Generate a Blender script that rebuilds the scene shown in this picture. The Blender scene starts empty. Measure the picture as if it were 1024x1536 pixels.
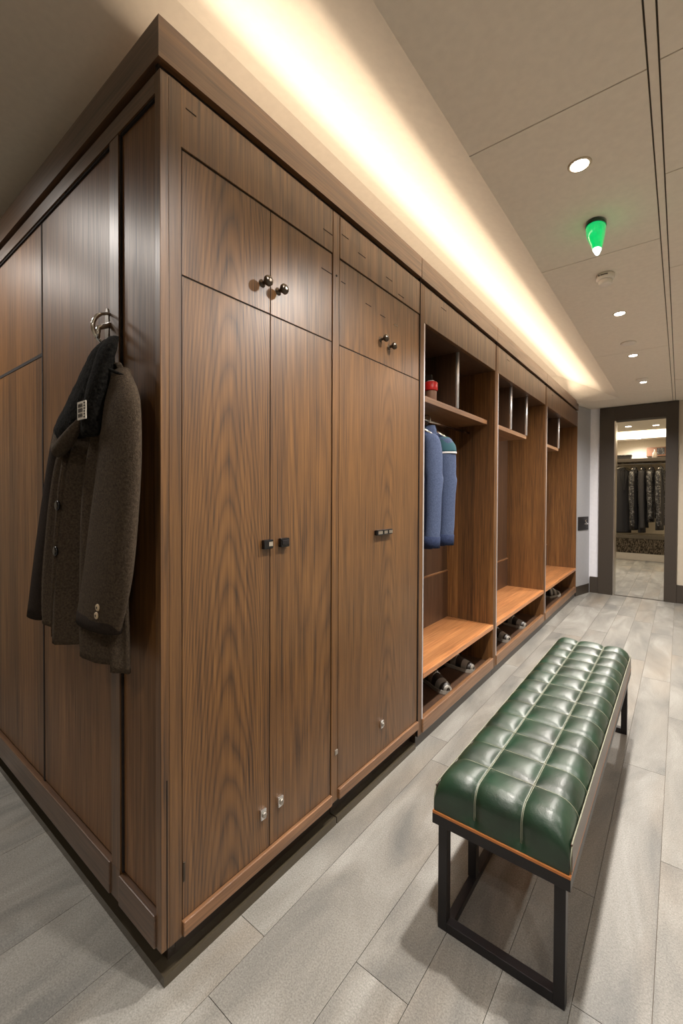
import bpy, bmesh, math, random
from mathutils import Vector, Matrix
random.seed(7)
sc = bpy.context.scene
C = sc.collection
PI = math.pi

# ------------------------------------------------------------------ camera
cam_d = bpy.data.cameras.new('camera'); cam = bpy.data.objects.new('camera', cam_d); C.objects.link(cam)
RT = Vector((0.78733974, 0.61650507, 0.00419958)); UP = Vector((-0.01193714, 0.00843376, 0.99989318)); FW = Vector((-0.6164038, 0.78730577, -0.01399954))
m = Matrix((RT, UP, -FW)).transposed().to_4x4(); m.translation = Vector((0.98106, -0.54945, 1.22114))
cam.matrix_world = m
cam_d.sensor_fit = 'AUTO'; cam_d.sensor_width = 36; cam_d.lens = 648.7 / 1536 * 36
cam_d.shift_y = -(768 - 751.68) / 1536
cam_d.clip_start = .02; cam_d.clip_end = 60
sc.camera = cam

# ------------------------------------------------------------------ exposure, world
sc.view_settings.view_transform = 'Standard'; sc.view_settings.look = 'None'
sc.view_settings.gamma = 1; sc.view_settings.use_curve_mapping = False
sc.view_settings.exposure = 0.58
w = bpy.data.worlds.new('world'); sc.world = w; w.use_nodes = True
w.node_tree.nodes['Background'].inputs[0].default_value = (1, .9, .8, 1)
w.node_tree.nodes['Background'].inputs[1].default_value = .05

NEUT = (1.0, .93, .86)
P_DOWN = 82.0; P_COVE = 11.5; P_AISLE = 52.0
ZC = 2.32          # main ceiling
ZR = 2.55          # raised ceiling above the cabinets

def area(name, loc, direction, sx, sy, power, col, spread=180):
    l = bpy.data.lights.new(name, 'AREA'); l.shape = 'RECTANGLE'; l.size = sx; l.size_y = sy
    l.energy = power; l.color = col; l.spread = math.radians(spread)
    o = bpy.data.objects.new(name, l); C.objects.link(o); o.location = loc
    z = -Vector(direction).normalized(); y = Vector((0, 1, 0)); x = y.cross(z).normalized(); y = z.cross(x)
    o.matrix_world = Matrix.Translation(Vector(loc)) @ Matrix((x, y, z)).transposed().to_4x4()
    return o
# cove light lying behind the cornice of the cabinet run, plus an added fill lamp
area('cove_light', (-.40, 2.45, 2.303), (1.0, 0, .12), .03, 4.9, P_COVE, (1.0, .775, .56), 118)
area('cove_light', (-.05, 2.45, 2.352), (1.0, 0, -.04), .03, 4.9, P_COVE * .85, (1.0, .77, .56), 180)  # added lamp, brightens the slope edge that the cornice shades

# ------------------------------------------------------------------ helpers
def srgb(r, g, b):
    f = lambda c: (c / 255 / 12.92) if c / 255 <= .04045 else ((c / 255 + .055) / 1.055) ** 2.4
    return (f(r), f(g), f(b), 1)

def mat(name, col, rough=.5, metal=0, coat=0, emit=None, estr=0, trans=0, spec=.5, noise=0, nscale=40, bump=0, bscale=200, alpha=1):
    M = bpy.data.materials.new(name); M.use_nodes = True; nt = M.node_tree; b = nt.nodes['Principled BSDF']
    b.inputs['Base Color'].default_value = col; b.inputs['Roughness'].default_value = rough
    b.inputs['Metallic'].default_value = metal; b.inputs['Coat Weight'].default_value = coat
    b.inputs['Transmission Weight'].default_value = trans; b.inputs['Specular IOR Level'].default_value = spec
    if emit: b.inputs['Emission Color'].default_value = emit; b.inputs['Emission Strength'].default_value = estr
    tc = nt.nodes.new('ShaderNodeTexCoord')
    n = nt.nodes.new('ShaderNodeTexNoise'); n.inputs['Scale'].default_value = nscale; n.inputs['Detail'].default_value = 5
    nt.links.new(tc.outputs['Object'], n.inputs['Vector'])
    mx = nt.nodes.new('ShaderNodeMix'); mx.data_type = 'RGBA'
    k = noise if noise else .03
    mx.inputs['A'].default_value = tuple(c * (1 - k) for c in col[:3]) + (1,)
    mx.inputs['B'].default_value = tuple(min(1, c * (1 + k)) for c in col[:3]) + (1,)
    rmp = nt.nodes.new('ShaderNodeMapRange'); rmp.inputs[1].default_value = .3; rmp.inputs[2].default_value = .7
    nt.links.new(n.outputs[0], rmp.inputs[0]); nt.links.new(rmp.outputs[0], mx.inputs['Factor'])
    nt.links.new(mx.outputs['Result'], b.inputs['Base Color'])
    if bump:
        n2 = nt.nodes.new('ShaderNodeTexNoise'); n2.inputs['Scale'].default_value = bscale; n2.inputs['Detail'].default_value = 4
        nt.links.new(tc.outputs['Object'], n2.inputs['Vector'])
        bp = nt.nodes.new('ShaderNodeBump'); bp.inputs['Strength'].default_value = bump; bp.inputs['Distance'].default_value = .002
        nt.links.new(n2.outputs[0], bp.inputs['Height']); nt.links.new(bp.outputs[0], b.inputs['Normal'])
    return M

def wood(name, dark, mid, light, axis='Z', rough=.44, figure=.5, plank=0.0, seed=0.0, coat=.65, arch=None):
    """oak / walnut veneer: grain runs along axis; 'figure' = strength of the cathedral arches"""
    M = bpy.data.materials.new(name); M.use_nodes = True; nt = M.node_tree; b = nt.nodes['Principled BSDF']
    N = nt.nodes.new; Lk = nt.links.new
    tc = N('ShaderNodeTexCoord'); oi = N('ShaderNodeObjectInfo')
    mul = N('ShaderNodeMath'); mul.operation = 'MULTIPLY'; mul.inputs[1].default_value = 37.0
    Lk(oi.outputs['Random'], mul.inputs[0])
    cmb = N('ShaderNodeCombineXYZ'); Lk(mul.outputs[0], cmb.inputs[0]); Lk(mul.outputs[0], cmb.inputs[1]); Lk(mul.outputs[0], cmb.inputs[2])
    add = N('ShaderNodeVectorMath'); add.operation = 'ADD'; Lk(tc.outputs['Object'], add.inputs[0]); Lk(cmb.outputs[0], add.inputs[1])
    def mapped(s_along, s_across):
        mp = N('ShaderNodeMapping')
        s = [s_across] * 3; s['XYZ'.index(axis)] = s_along
        mp.inputs['Scale'].default_value = s; mp.inputs['Location'].default_value = (seed, seed * 1.7, seed * .3)
        Lk(add.outputs[0], mp.inputs[0]); return mp
    # cathedral figure: contour bands of a smooth stretched noise
    n1 = N('ShaderNodeTexNoise'); n1.inputs['Scale'].default_value = 1; n1.inputs['Detail'].default_value = 1.5; n1.inputs['Roughness'].default_value = .4
    Lk(mapped(.5, 4.5).outputs[0], n1.inputs['Vector'])
    k = N('ShaderNodeMath'); k.operation = 'MULTIPLY'; k.inputs[1].default_value = 105; Lk(n1.outputs[0], k.inputs[0])
    # wobble
    n1b = N('ShaderNodeTexNoise'); n1b.inputs['Scale'].default_value = 1; n1b.inputs['Detail'].default_value = 4; Lk(mapped(9, 60).outputs[0], n1b.inputs['Vector'])
    k2 = N('ShaderNodeMath'); k2.operation = 'MULTIPLY_ADD'; k2.inputs[1].default_value = 1.6; Lk(n1b.outputs[0], k2.inputs[0]); Lk(k.outputs[0], k2.inputs[2])
    if arch is not None:
        # nested cathedral arches around a centre line y = arch
        sp = N('ShaderNodeSeparateXYZ'); Lk(tc.outputs['Object'], sp.inputs[0])
        nw = N('ShaderNodeTexNoise'); nw.inputs['Scale'].default_value = 1; nw.inputs['Detail'].default_value = 2; Lk(mapped(1.6, 7).outputs[0], nw.inputs['Vector'])
        dy = N('ShaderNodeMath'); dy.operation = 'SUBTRACT'; dy.inputs[1].default_value = arch + .02; Lk(sp.outputs['Y'], dy.inputs[0])
        dy2 = N('ShaderNodeMath'); dy2.operation = 'MULTIPLY_ADD'; dy2.inputs[1].default_value = .05; Lk(nw.outputs[0], dy2.inputs[0]); Lk(dy.outputs[0], dy2.inputs[2])
        sq = N('ShaderNodeMath'); sq.operation = 'MULTIPLY'; Lk(dy2.outputs[0], sq.inputs[0]); Lk(dy2.outputs[0], sq.inputs[1])
        ph = N('ShaderNodeMath'); ph.operation = 'MULTIPLY_ADD'; ph.inputs[1].default_value = 62; Lk(sq.outputs[0], ph.inputs[0]); Lk(sp.outputs['Z'], ph.inputs[2])
        ph2 = N('ShaderNodeMath'); ph2.operation = 'MULTIPLY_ADD'; ph2.inputs[1].default_value = 50; Lk(ph.outputs[0], ph2.inputs[0])
        nz = N('ShaderNodeMath'); nz.operation = 'MULTIPLY'; nz.inputs[1].default_value = 14; Lk(nw.outputs[0], nz.inputs[0]); Lk(nz.outputs[0], ph2.inputs[2]); k2 = ph2
    sn = N('ShaderNodeMath'); sn.operation = 'SINE'; Lk(k2.outputs[0], sn.inputs[0])
    ring = N('ShaderNodeMapRange'); ring.inputs[1].default_value = -1; ring.inputs[2].default_value = 1; ring.inputs[3].default_value = 0; ring.inputs[4].default_value = 1; pw = N('ShaderNodeMath'); pw.operation = 'POWER'; pw.inputs[1].default_value = .45; Lk(sn.outputs[0], ring.inputs[0]); Lk(ring.outputs[0], pw.inputs[0])
    # fine fibres
    n2 = N('ShaderNodeTexNoise'); n2.inputs['Scale'].default_value = 1; n2.inputs['Detail'].default_value = 6; n2.inputs['Roughness'].default_value = .6
    Lk(mapped(4.0, 150).outputs[0], n2.inputs['Vector'])
    n3 = N('ShaderNodeTexNoise'); n3.inputs['Scale'].default_value = 1; n3.inputs['Detail'].default_value = 4; Lk(mapped(.8, 22).outputs[0], n3.inputs['Vector'])
    a1 = N('ShaderNodeMath'); a1.operation = 'MULTIPLY_ADD'; a1.inputs[1].default_value = .15 * figure; Lk(pw.outputs[0], a1.inputs[0])
    a2 = N('ShaderNodeMath'); a2.operation = 'MULTIPLY'; a2.inputs[1].default_value = 1.0; Lk(n2.outputs[0], a2.inputs[0]); Lk(a2.outputs[0], a1.inputs[2])
    a3 = N('ShaderNodeMath'); a3.operation = 'MULTIPLY_ADD'; a3.inputs[1].default_value = .42; Lk(n3.outputs[0], a3.inputs[0]); Lk(a1.outputs[0], a3.inputs[2])
    fac = N('ShaderNodeMapRange'); fac.inputs[1].default_value = .44 + .09 * figure; fac.inputs[2].default_value = .98 + .11 * figure; Lk(a3.outputs[0], fac.inputs[0])
    cr = N('ShaderNodeValToRGB'); e = cr.color_ramp.elements
    e[0].color = dark; e[1].color = light; e[1].position = 1; mm = cr.color_ramp.elements.new(.5); mm.color = mid
    Lk(fac.outputs[0], cr.inputs[0])
    out = cr.outputs[0]
    if plank:
        sx = N('ShaderNodeSeparateXYZ'); Lk(tc.outputs['Object'], sx.inputs[0])
        ax2 = {'Z': 'Y', 'Y': 'X', 'X': 'Y'}[axis]
        sm = N('ShaderNodeMath'); sm.operation = 'ADD'; Lk(sx.outputs['X'], sm.inputs[0]); Lk(sx.outputs['Y'], sm.inputs[1])
        src = sm.outputs[0] if axis == 'Z' else sx.outputs[ax2]
        dv = N('ShaderNodeMath'); dv.operation = 'DIVIDE'; dv.inputs[1].default_value = plank; Lk(src, dv.inputs[0])
        fl = N('ShaderNodeMath'); fl.operation = 'FLOOR'; Lk(dv.outputs[0], fl.inputs[0])
        wn = N('ShaderNodeTexWhiteNoise'); wn.noise_dimensions = '1D'; Lk(fl.outputs[0], wn.inputs['W'])
        mr = N('ShaderNodeMapRange'); mr.inputs[3].default_value = .78; mr.inputs[4].default_value = 1.22; Lk(wn.outputs['Value'], mr.inputs[0])
        vm = N('ShaderNodeVectorMath'); vm.operation = 'SCALE'; Lk(out, vm.inputs[0]); Lk(mr.outputs[0], vm.inputs['Scale']); out = vm.outputs[0]
    Lk(out, b.inputs['Base Color'])
    b.inputs['Coat Weight'].default_value = coat; b.inputs['Coat Roughness'].default_value = .36
    rr = N('ShaderNodeMapRange'); rr.inputs[3].default_value = rough + .1; rr.inputs[4].default_value = rough - .04; Lk(fac.outputs[0], rr.inputs[0]); Lk(rr.outputs[0], b.inputs['Roughness'])
    bp = N('ShaderNodeBump'); bp.inputs['Strength'].default_value = .25; bp.inputs['Distance'].default_value = .0008
    Lk(n2.outputs[0], bp.inputs['Height']); Lk(bp.outputs[0], b.inputs['Normal'])
    return M

W_D, W_M, W_L = srgb(52, 33, 17), srgb(101, 69, 37), srgb(130, 92, 51)
M = {}
M['wood'] = wood('oak veneer upright', W_D, W_M, W_L, 'Z', figure=1.0)
M['wood_arch'] = wood('oak veneer arched', W_D, W_M, W_L, 'Z', figure=1.5, arch=-.13)
M['wood_arch_wide'] = wood('oak veneer arched wide door', W_D, W_M, W_L, 'Z', figure=1.1, arch=.04, seed=3)
M['wood_plain'] = wood('oak veneer plain', W_D, W_M, W_L, 'Z', figure=.25, plank=.085)
M['wood_side'] = wood('oak boards side', srgb(60, 38, 18), srgb(106, 71, 37), srgb(134, 95, 53), 'Z', figure=.1, plank=.11, rough=.44, coat=.2)
M['wood_h'] = wood('oak veneer lengthwise', srgb(62, 40, 22), srgb(98, 66, 38), srgb(124, 87, 54), 'Y', figure=.6)
M['wood_hx'] = wood('oak veneer crosswise', srgb(52, 34, 20), srgb(84, 57, 35), srgb(106, 75, 47), 'X', figure=.4)
M['wood_rail'] = wood('oak rail', srgb(86, 58, 35), srgb(128, 90, 58), srgb(156, 113, 76), 'Y', figure=.3)
M['wood_seat_lit'] = wood('oak seat with light in colour', srgb(128, 80, 44), srgb(178, 118, 70), srgb(204, 145, 92), 'Y', figure=.5, plank=.07, rough=.4)  # same oak made lighter: light from above is in the seat colour
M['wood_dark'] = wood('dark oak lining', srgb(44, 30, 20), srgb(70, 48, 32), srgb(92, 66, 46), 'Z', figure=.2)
M['gap'] = mat('dark gap', srgb(22, 13, 9), .9)
M['plinth'] = mat('dark bronze plinth', srgb(44, 34, 26), .35, coat=.2)
M['plinth_strip'] = mat('plinth foot strip', srgb(84, 76, 62), .25, metal=.3)
M['wall'] = mat('painted wall', srgb(236, 238, 246), .7)
M['wall_warm'] = mat('painted wall beige', srgb(200, 190, 172), .75)
M['ceil'] = mat('ceiling board', srgb(242, 234, 220), .8)
M['ceil_raise'] = mat('raised ceiling paint', srgb(226, 219, 206), .85)
M['trim'] = mat('dark brown trim', srgb(62, 55, 48), .45)
M['greydoor'] = mat('grey door paint', srgb(176, 178, 184), .4)
M['chrome'] = mat('chrome', srgb(225, 225, 225), .12, metal=1)
M['steel'] = mat('brushed steel', srgb(190, 186, 180), .3, metal=1)
M['bright'] = mat('polished aluminium', srgb(235, 235, 240), .4, metal=.75)
M['pewter'] = mat('dark pewter', srgb(92, 84, 76), .28, metal=1)
M['black'] = mat('black lacquer', srgb(22, 22, 24), .25)
M['frame'] = mat('black powder coated steel', srgb(42, 40, 42), .38, metal=.4)
M['white'] = mat('white plastic', srgb(240, 234, 224), .45)
M['rim'] = mat('downlight rim', srgb(210, 195, 170), .4)
M['lens'] = mat('lamp lens', srgb(255, 250, 240), .4, emit=(1, .93, .82, 1), estr=14)
M['led'] = mat('led strip', srgb(255, 240, 210), .4, emit=(1, .82, .56, 1), estr=3.2)
M['green'] = mat('green glass', srgb(0, 190, 110), .12, trans=.5, emit=srgb(0, 190, 105), estr=.55, noise=.5, nscale=30, coat=1)
M['green_dark'] = mat('dark green glass', srgb(0, 60, 36), .2, coat=1)
M['tip'] = mat('glowing tip', srgb(240, 255, 245), .3, emit=(.85, 1, .92, 1), estr=3)
M['wool'] = mat('brown wool', srgb(70, 60, 49), .95, noise=.4, nscale=200, bump=1, bscale=380, spec=.15)
M['wool_dark'] = mat('dark brown wool', srgb(44, 37, 32), .95, noise=.25, nscale=200, bump=.7, bscale=420, spec=.1)
M['fleece'] = mat('black fleece', srgb(24, 23, 21), 1, noise=.9, nscale=150, bump=1, bscale=160, spec=.1)
M['porc'] = mat('porcelain', srgb(150, 140, 130), .4)
M['label'] = mat('woven label', srgb(205, 198, 186), .8)
M['ink'] = mat('label ink', srgb(40, 34, 30), .8)
M['shell'] = mat('pearl button', srgb(190, 170, 140), .3)
M['blue'] = mat('blue jacket cloth', srgb(80, 92, 120), .85, noise=.2, nscale=160, bump=.5, spec=.2)
M['blue2'] = mat('navy jacket cloth', srgb(48, 58, 86), .85, noise=.25, nscale=160, bump=.5, spec=.2)
M['teal'] = mat('teal shoulder cloth', srgb(52, 92, 104), .85)
M['stripe'] = mat('white stripe', srgb(225, 225, 225), .7)
M['navy'] = mat('dark navy lining', srgb(26, 28, 40), .9)
M['suit'] = mat('black suit cloth', srgb(38, 36, 37), .9, noise=.2, nscale=100)
M['red'] = mat('red packaging', srgb(190, 32, 30), .4)
M['card'] = mat('dark grey card', srgb(58, 50, 46), .6)
M['boxwood'] = mat('brown carton', srgb(120, 84, 62), .6)
M['shoe'] = mat('dark shoe leather', srgb(44, 38, 34), .4)
M['shoe_l'] = mat('silver shoe', srgb(150, 146, 138), .35, metal=.3)
M['sole'] = mat('white sole', srgb(160, 154, 144), .5)
M['brown_side'] = mat('brown leather', srgb(84, 66, 54), .3, noise=.2, nscale=12)
M['edge'] = mat('orange wood edge', srgb(188, 118, 62), .4)
M['thread'] = mat('pale thread', srgb(150, 152, 132), .6)

def sequin():
    M_ = bpy.data.materials.new('sequin cloth'); M_.use_nodes = True; nt = M_.node_tree; b = nt.nodes['Principled BSDF']
    tc = nt.nodes.new('ShaderNodeTexCoord'); v = nt.nodes.new('ShaderNodeTexVoronoi'); v.inputs['Scale'].default_value = 60
    nt.links.new(tc.outputs['Object'], v.inputs['Vector'])
    s = nt.nodes.new('ShaderNodeSeparateColor'); nt.links.new(v.outputs['Color'], s.inputs[0])
    cr = nt.nodes.new('ShaderNodeValToRGB'); cr.color_ramp.elements[0].color = srgb(26, 25, 26); cr.color_ramp.elements[1].color = srgb(120, 118, 116)
    cr.color_ramp.elements[0].position = .6; cr.color_ramp.elements[1].position = 1.0
    nt.links.new(s.outputs[0], cr.inputs[0]); nt.links.new(cr.outputs[0], b.inputs['Base Color']); b.inputs['Roughness'].default_value = .45
    return M_
M['sequin'] = sequin()

def speckle():
    M_ = bpy.data.materials.new('speckled panel'); M_.use_nodes = True; nt = M_.node_tree; b = nt.nodes['Principled BSDF']
    tc = nt.nodes.new('ShaderNodeTexCoord'); mp = nt.nodes.new('ShaderNodeMapping'); mp.inputs['Scale'].default_value = (70, 70, 32)
    n = nt.nodes.new('ShaderNodeTexNoise'); n.inputs['Scale'].default_value = 1; n.inputs['Detail'].default_value = 3
    nt.links.new(tc.outputs['Object'], mp.inputs[0]); nt.links.new(mp.outputs[0], n.inputs['Vector'])
    cr = nt.nodes.new('ShaderNodeValToRGB'); cr.color_ramp.elements[0].color = srgb(48, 42, 36); cr.color_ramp.elements[1].color = srgb(168, 154, 134)
    cr.color_ramp.elements[0].position = .4; cr.color_ramp.elements[1].position = .68
    nt.links.new(n.outputs[0], cr.inputs[0]); nt.links.new(cr.outputs[0], b.inputs['Base Color']); b.inputs['Roughness'].default_value = .8
    return M_
M['speckle'] = speckle()

def leather():
    M_ = bpy.data.materials.new('bottle green leather'); M_.use_nodes = True; nt = M_.node_tree; b = nt.nodes['Principled BSDF']
    tc = nt.nodes.new('ShaderNodeTexCoord')
    n = nt.nodes.new('ShaderNodeTexNoise'); n.inputs['Scale'].default_value = 9; n.inputs['Detail'].default_value = 6
    nt.links.new(tc.outputs['Object'], n.inputs['Vector'])
    cr = nt.nodes.new('ShaderNodeValToRGB'); cr.color_ramp.elements[0].color = srgb(12, 34, 22); cr.color_ramp.elements[0].position = .3
    cr.color_ramp.elements[1].color = srgb(26, 62, 42); cr.color_ramp.elements[1].position = .72
    nt.links.new(n.outputs[0], cr.inputs[0]); nt.links.new(cr.outputs[0], b.inputs['Base Color'])
    b.inputs['Roughness'].default_value = .4; b.inputs['Specular IOR Level'].default_value = .55
    b.inputs['Coat Weight'].default_value = .5; b.inputs['Coat Roughness'].default_value = .36
    n2 = nt.nodes.new('ShaderNodeTexNoise'); n2.inputs['Scale'].default_value = 300; nt.links.new(tc.outputs['Object'], n2.inputs['Vector'])
    n3 = nt.nodes.new('ShaderNodeTexNoise'); n3.inputs['Scale'].default_value = 22; n3.inputs['Detail'].default_value = 3; nt.links.new(tc.outputs['Object'], n3.inputs['Vector'])
    ad = nt.nodes.new('ShaderNodeMath'); ad.operation = 'MULTIPLY_ADD'; ad.inputs[1].default_value = 5; nt.links.new(n3.outputs[0], ad.inputs[0]); nt.links.new(n2.outputs[0], ad.inputs[2])
    bp = nt.nodes.new('ShaderNodeBump'); bp.inputs['Strength'].default_value = .35; bp.inputs['Distance'].default_value = .0012
    nt.links.new(ad.outputs[0], bp.inputs['Height']); nt.links.new(bp.outputs[0], b.inputs['Normal'])
    return M_
M['leather'] = leather()

def floor_mat():
    M_ = bpy.data.materials.new('stone planks'); M_.use_nodes = True; nt = M_.node_tree; b = nt.nodes['Principled BSDF']; N = nt.nodes.new; Lk = nt.links.new
    tc = N('ShaderNodeTexCoord'); g = N('ShaderNodeNewGeometry')
    k = N('ShaderNodeMath'); k.operation = 'MULTIPLY'; k.inputs[1].default_value = 29; Lk(g.outputs['Random Per Island'], k.inputs[0])
    c = N('ShaderNodeCombineXYZ'); Lk(k.outputs[0], c.inputs[0]); Lk(k.outputs[0], c.inputs[1])
    ad = N('ShaderNodeVectorMath'); ad.operation = 'ADD'; Lk(tc.outputs['Object'], ad.inputs[0]); Lk(c.outputs[0], ad.inputs[1])
    mp = N('ShaderNodeMapping'); mp.inputs['Scale'].default_value = (6, 1.6, 1); Lk(ad.outputs[0], mp.inputs[0])
    n = N('ShaderNodeTexNoise'); n.inputs['Scale'].default_value = 1; n.inputs['Detail'].default_value = 6; n.inputs['Roughness'].default_value = .55; n.inputs['Distortion'].default_value = .8; Lk(mp.outputs[0], n.inputs['Vector'])
    cr = N('ShaderNodeValToRGB'); e = cr.color_ramp.elements
    e[0].color = srgb(108, 108, 105); e[0].position = .3; e[1].color = srgb(155, 154, 149); e[1].position = .7
    q = e.new(.52); q.color = srgb(136, 134, 128)
    Lk(n.outputs[0], cr.inputs[0])
    # rusty clouds
    mp2 = N('ShaderNodeMapping'); mp2.inputs['Scale'].default_value = (3.2, .8, 1); Lk(ad.outputs[0], mp2.inputs[0])
    n2 = N('ShaderNodeTexNoise'); n2.inputs['Scale'].default_value = 1; n2.inputs['Detail'].default_value = 3; Lk(mp2.outputs[0], n2.inputs['Vector'])
    r2 = N('ShaderNodeMapRange'); r2.inputs[1].default_value = .52; r2.inputs[2].default_value = .75; r2.inputs[4].default_value = .45; Lk(n2.outputs[0], r2.inputs[0])
    mx = N('ShaderNodeMix'); mx.data_type = 'RGBA'; mx.inputs['B'].default_value = srgb(150, 134, 114); Lk(r2.outputs[0], mx.inputs['Factor']); Lk(cr.outputs[0], mx.inputs['A'])
    # speckle
    n3 = N('ShaderNodeTexNoise'); n3.inputs['Scale'].default_value = 230; n3.inputs['Detail'].default_value = 8; n3.inputs['Roughness'].default_value = .85; Lk(tc.outputs['Object'], n3.inputs['Vector'])
    r3 = N('ShaderNodeMapRange'); r3.inputs[1].default_value = .3; r3.inputs[2].default_value = .7; r3.inputs[3].default_value = .38; r3.inputs[4].default_value = 1.6; Lk(n3.outputs[0], r3.inputs[0])
    ri = N('ShaderNodeMapRange'); ri.inputs[3].default_value = .94; ri.inputs[4].default_value = 1.06; Lk(g.outputs['Random Per Island'], ri.inputs[0])
    m1 = N('ShaderNodeMath'); m1.operation = 'MULTIPLY'; Lk(r3.outputs[0], m1.inputs[0]); Lk(ri.outputs[0], m1.inputs[1])
    sc_ = N('ShaderNodeVectorMath'); sc_.operation = 'SCALE'; Lk(mx.outputs['Result'], sc_.inputs[0]); Lk(m1.outputs[0], sc_.inputs['Scale'])
    Lk(sc_.outputs[0], b.inputs['Base Color'])
    b.inputs['Roughness'].default_value = .5; b.inputs['Specular IOR Level'].default_value = .4
    return M_
M['floor'] = floor_mat()
M['grout'] = mat('grout', srgb(104, 95, 82), .9)

class MB:
    def __init__(s): s.bm = bmesh.new(); s.mats = []
    def mi(s, m):
        m = M[m]
        if m not in s.mats: s.mats.append(m)
        return s.mats.index(m)
    def box(s, x0, x1, y0, y1, z0, z1, m, bev=0):
        r = bmesh.ops.create_cube(s.bm, size=1); vs = r['verts']
        for v in vs:
            v.co = Vector(((x0 + x1) / 2 + v.co.x * (x1 - x0), (y0 + y1) / 2 + v.co.y * (y1 - y0), (z0 + z1) / 2 + v.co.z * (z1 - z0)))
        fs = set(f for v in vs for f in v.link_faces); i = s.mi(m)
        if bev:
            es = list(set(e for v in vs for e in v.link_edges))
            rr = bmesh.ops.bevel(s.bm, geom=es, offset=bev, segments=2, affect='EDGES', profile=.6)
            fs = set(f for v in rr['verts'] for f in v.link_faces) | set(f for f in fs if f.is_valid)
        for f in fs: f.material_index = i
        return s
    def quad(s, pts, m):
        f = s.bm.faces.new([s.bm.verts.new(p) for p in pts]); f.material_index = s.mi(m); return s
    def prism(s, pts, d, m):
        """closed polygon pts (3D) extruded by vector d"""
        i = s.mi(m); a = [s.bm.verts.new(p) for p in pts]; b = [s.bm.verts.new(Vector(p) + Vector(d)) for p in pts]; n = len(pts)
        fs = [s.bm.faces.new(a), s.bm.faces.new(b[::-1])] + [s.bm.faces.new((a[k], b[k], b[(k + 1) % n], a[(k + 1) % n])) for k in range(n)]
        for f in fs: f.material_index = i
        return s
    def lathe(s, prof, m, mtx=Matrix(), seg=24, sm=True):
        """profile [(r,h)] about local z, placed by mtx"""
        i = s.mi(m); rings = []
        for r, h in prof:
            rings.append([s.bm.verts.new(mtx @ Vector((max(r, 1e-5) * math.cos(2 * PI * k / seg), max(r, 1e-5) * math.sin(2 * PI * k / seg), h))) for k in range(seg)])
        for a, b in zip(rings, rings[1:]):
            for k in range(seg):
                f = s.bm.faces.new((a[k], a[(k + 1) % seg], b[(k + 1) % seg], b[k])); f.material_index = i; f.smooth = sm
        for ring in (rings[0], rings[-1]):
            f = s.bm.faces.new(ring); f.material_index = i
        return s
    def tube(s, pts, r, m, seg=8, closed=False):
        i = s.mi(m); pts = [Vector(p) for p in pts]; n = len(pts); rings = []; prev = None
        for k, p in enumerate(pts):
            if closed: t = pts[(k + 1) % n] - pts[k - 1]
            else: t = pts[min(k + 1, n - 1)] - pts[max(k - 1, 0)]
            t.normalize()
            if prev is None:
                u = t.orthogonal().normalized()
            else:
                u = (prev - t * prev.dot(t)).normalized()
            prev = u; v = t.cross(u)
            rr = r[k] if isinstance(r, (list, tuple)) else r
            rings.append([s.bm.verts.new(p + (u * math.cos(2 * PI * j / seg) + v * math.sin(2 * PI * j / seg)) * rr) for j in range(seg)])
        last = n if closed else n - 1
        for k in range(last):
            a, b = rings[k], rings[(k + 1) % n]
            for j in range(seg):
                f = s.bm.faces.new((a[j], a[(j + 1) % seg], b[(j + 1) % seg], b[j])); f.material_index = i; f.smooth = True
        if not closed:
            for ring in (rings[0], rings[-1]):
                f = s.bm.faces.new(ring); f.material_index = i
        return s
    def loft(s, rings, m, fold=None, sub=3, seg=48, rot=0):
        """rings (cx,cy,z,rx,ry) catmull interpolated; fold(angle,t)->radial factor, offsets"""
        i = s.mi(m); R = []
        n = len(rings)
        for k in range(n - 1):
            p0, p1, p2, p3 = (rings[max(k - 1, 0)], rings[k], rings[k + 1], rings[min(k + 2, n - 1)])
            for q in range(sub):
                t = q / sub
                R.append([.5 * (2 * b + (c - a) * t + (2 * a - 5 * b + 4 * c - d_) * t * t + (3 * b - a - 3 * c + d_) * t ** 3) for a, b, c, d_ in zip(p0, p1, p2, p3)])
        R.append(list(rings[-1])); out = []
        for kk, (cx, cy, z, rx, ry) in enumerate(R):
            t = kk / (len(R) - 1); row = []
            for j in range(seg):
                a = 2 * PI * j / seg; f = fold(a, t) if fold else 1
                x = rx * math.cos(a) * (f if not isinstance(f, tuple) else f[0]); y = ry * math.sin(a) * (f if not isinstance(f, tuple) else f[1])
                dz = f[2] if isinstance(f, tuple) and len(f) > 2 else 0
                if rot: x, y = x * math.cos(rot) - y * math.sin(rot), x * math.sin(rot) + y * math.cos(rot)
                row.append(s.bm.verts.new((cx + x, cy + y, z + dz)))
            out.append(row)
        for a, b in zip(out, out[1:]):
            for j in range(seg):
                f = s.bm.faces.new((a[j], a[(j + 1) % seg], b[(j + 1) % seg], b[j])); f.material_index = i; f.smooth = True
        for ring in (out[0], out[-1]):
            f = s.bm.faces.new(ring); f.material_index = i
        return s
    def build(s, name, parent=None, base=None, smooth_angle=None):
        bmesh.ops.recalc_face_normals(s.bm, faces=s.bm.faces)
        if base is None:
            base = parent['_b'] if parent is not None else (0, 0, 0)
        bv = Vector(base)
        for v in s.bm.verts: v.co -= bv
        me = bpy.data.meshes.new(name); s.bm.to_mesh(me); s.bm.free()
        for m_ in s.mats: me.materials.append(m_)
        o = bpy.data.objects.new(name, me); C.objects.link(o)
        if parent is not None: o.parent = parent; o.location = bv - Vector(parent['_b'])
        else: o.location = bv
        o['_b'] = list(base)
        return o
allthings = []
def tag(o, label=None, cat=None, group=None, kind=None):
    if label: o['label'] = label
    if cat: o['category'] = cat
    if group: o['group'] = group
    if kind: o['kind'] = kind
    return o
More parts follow.
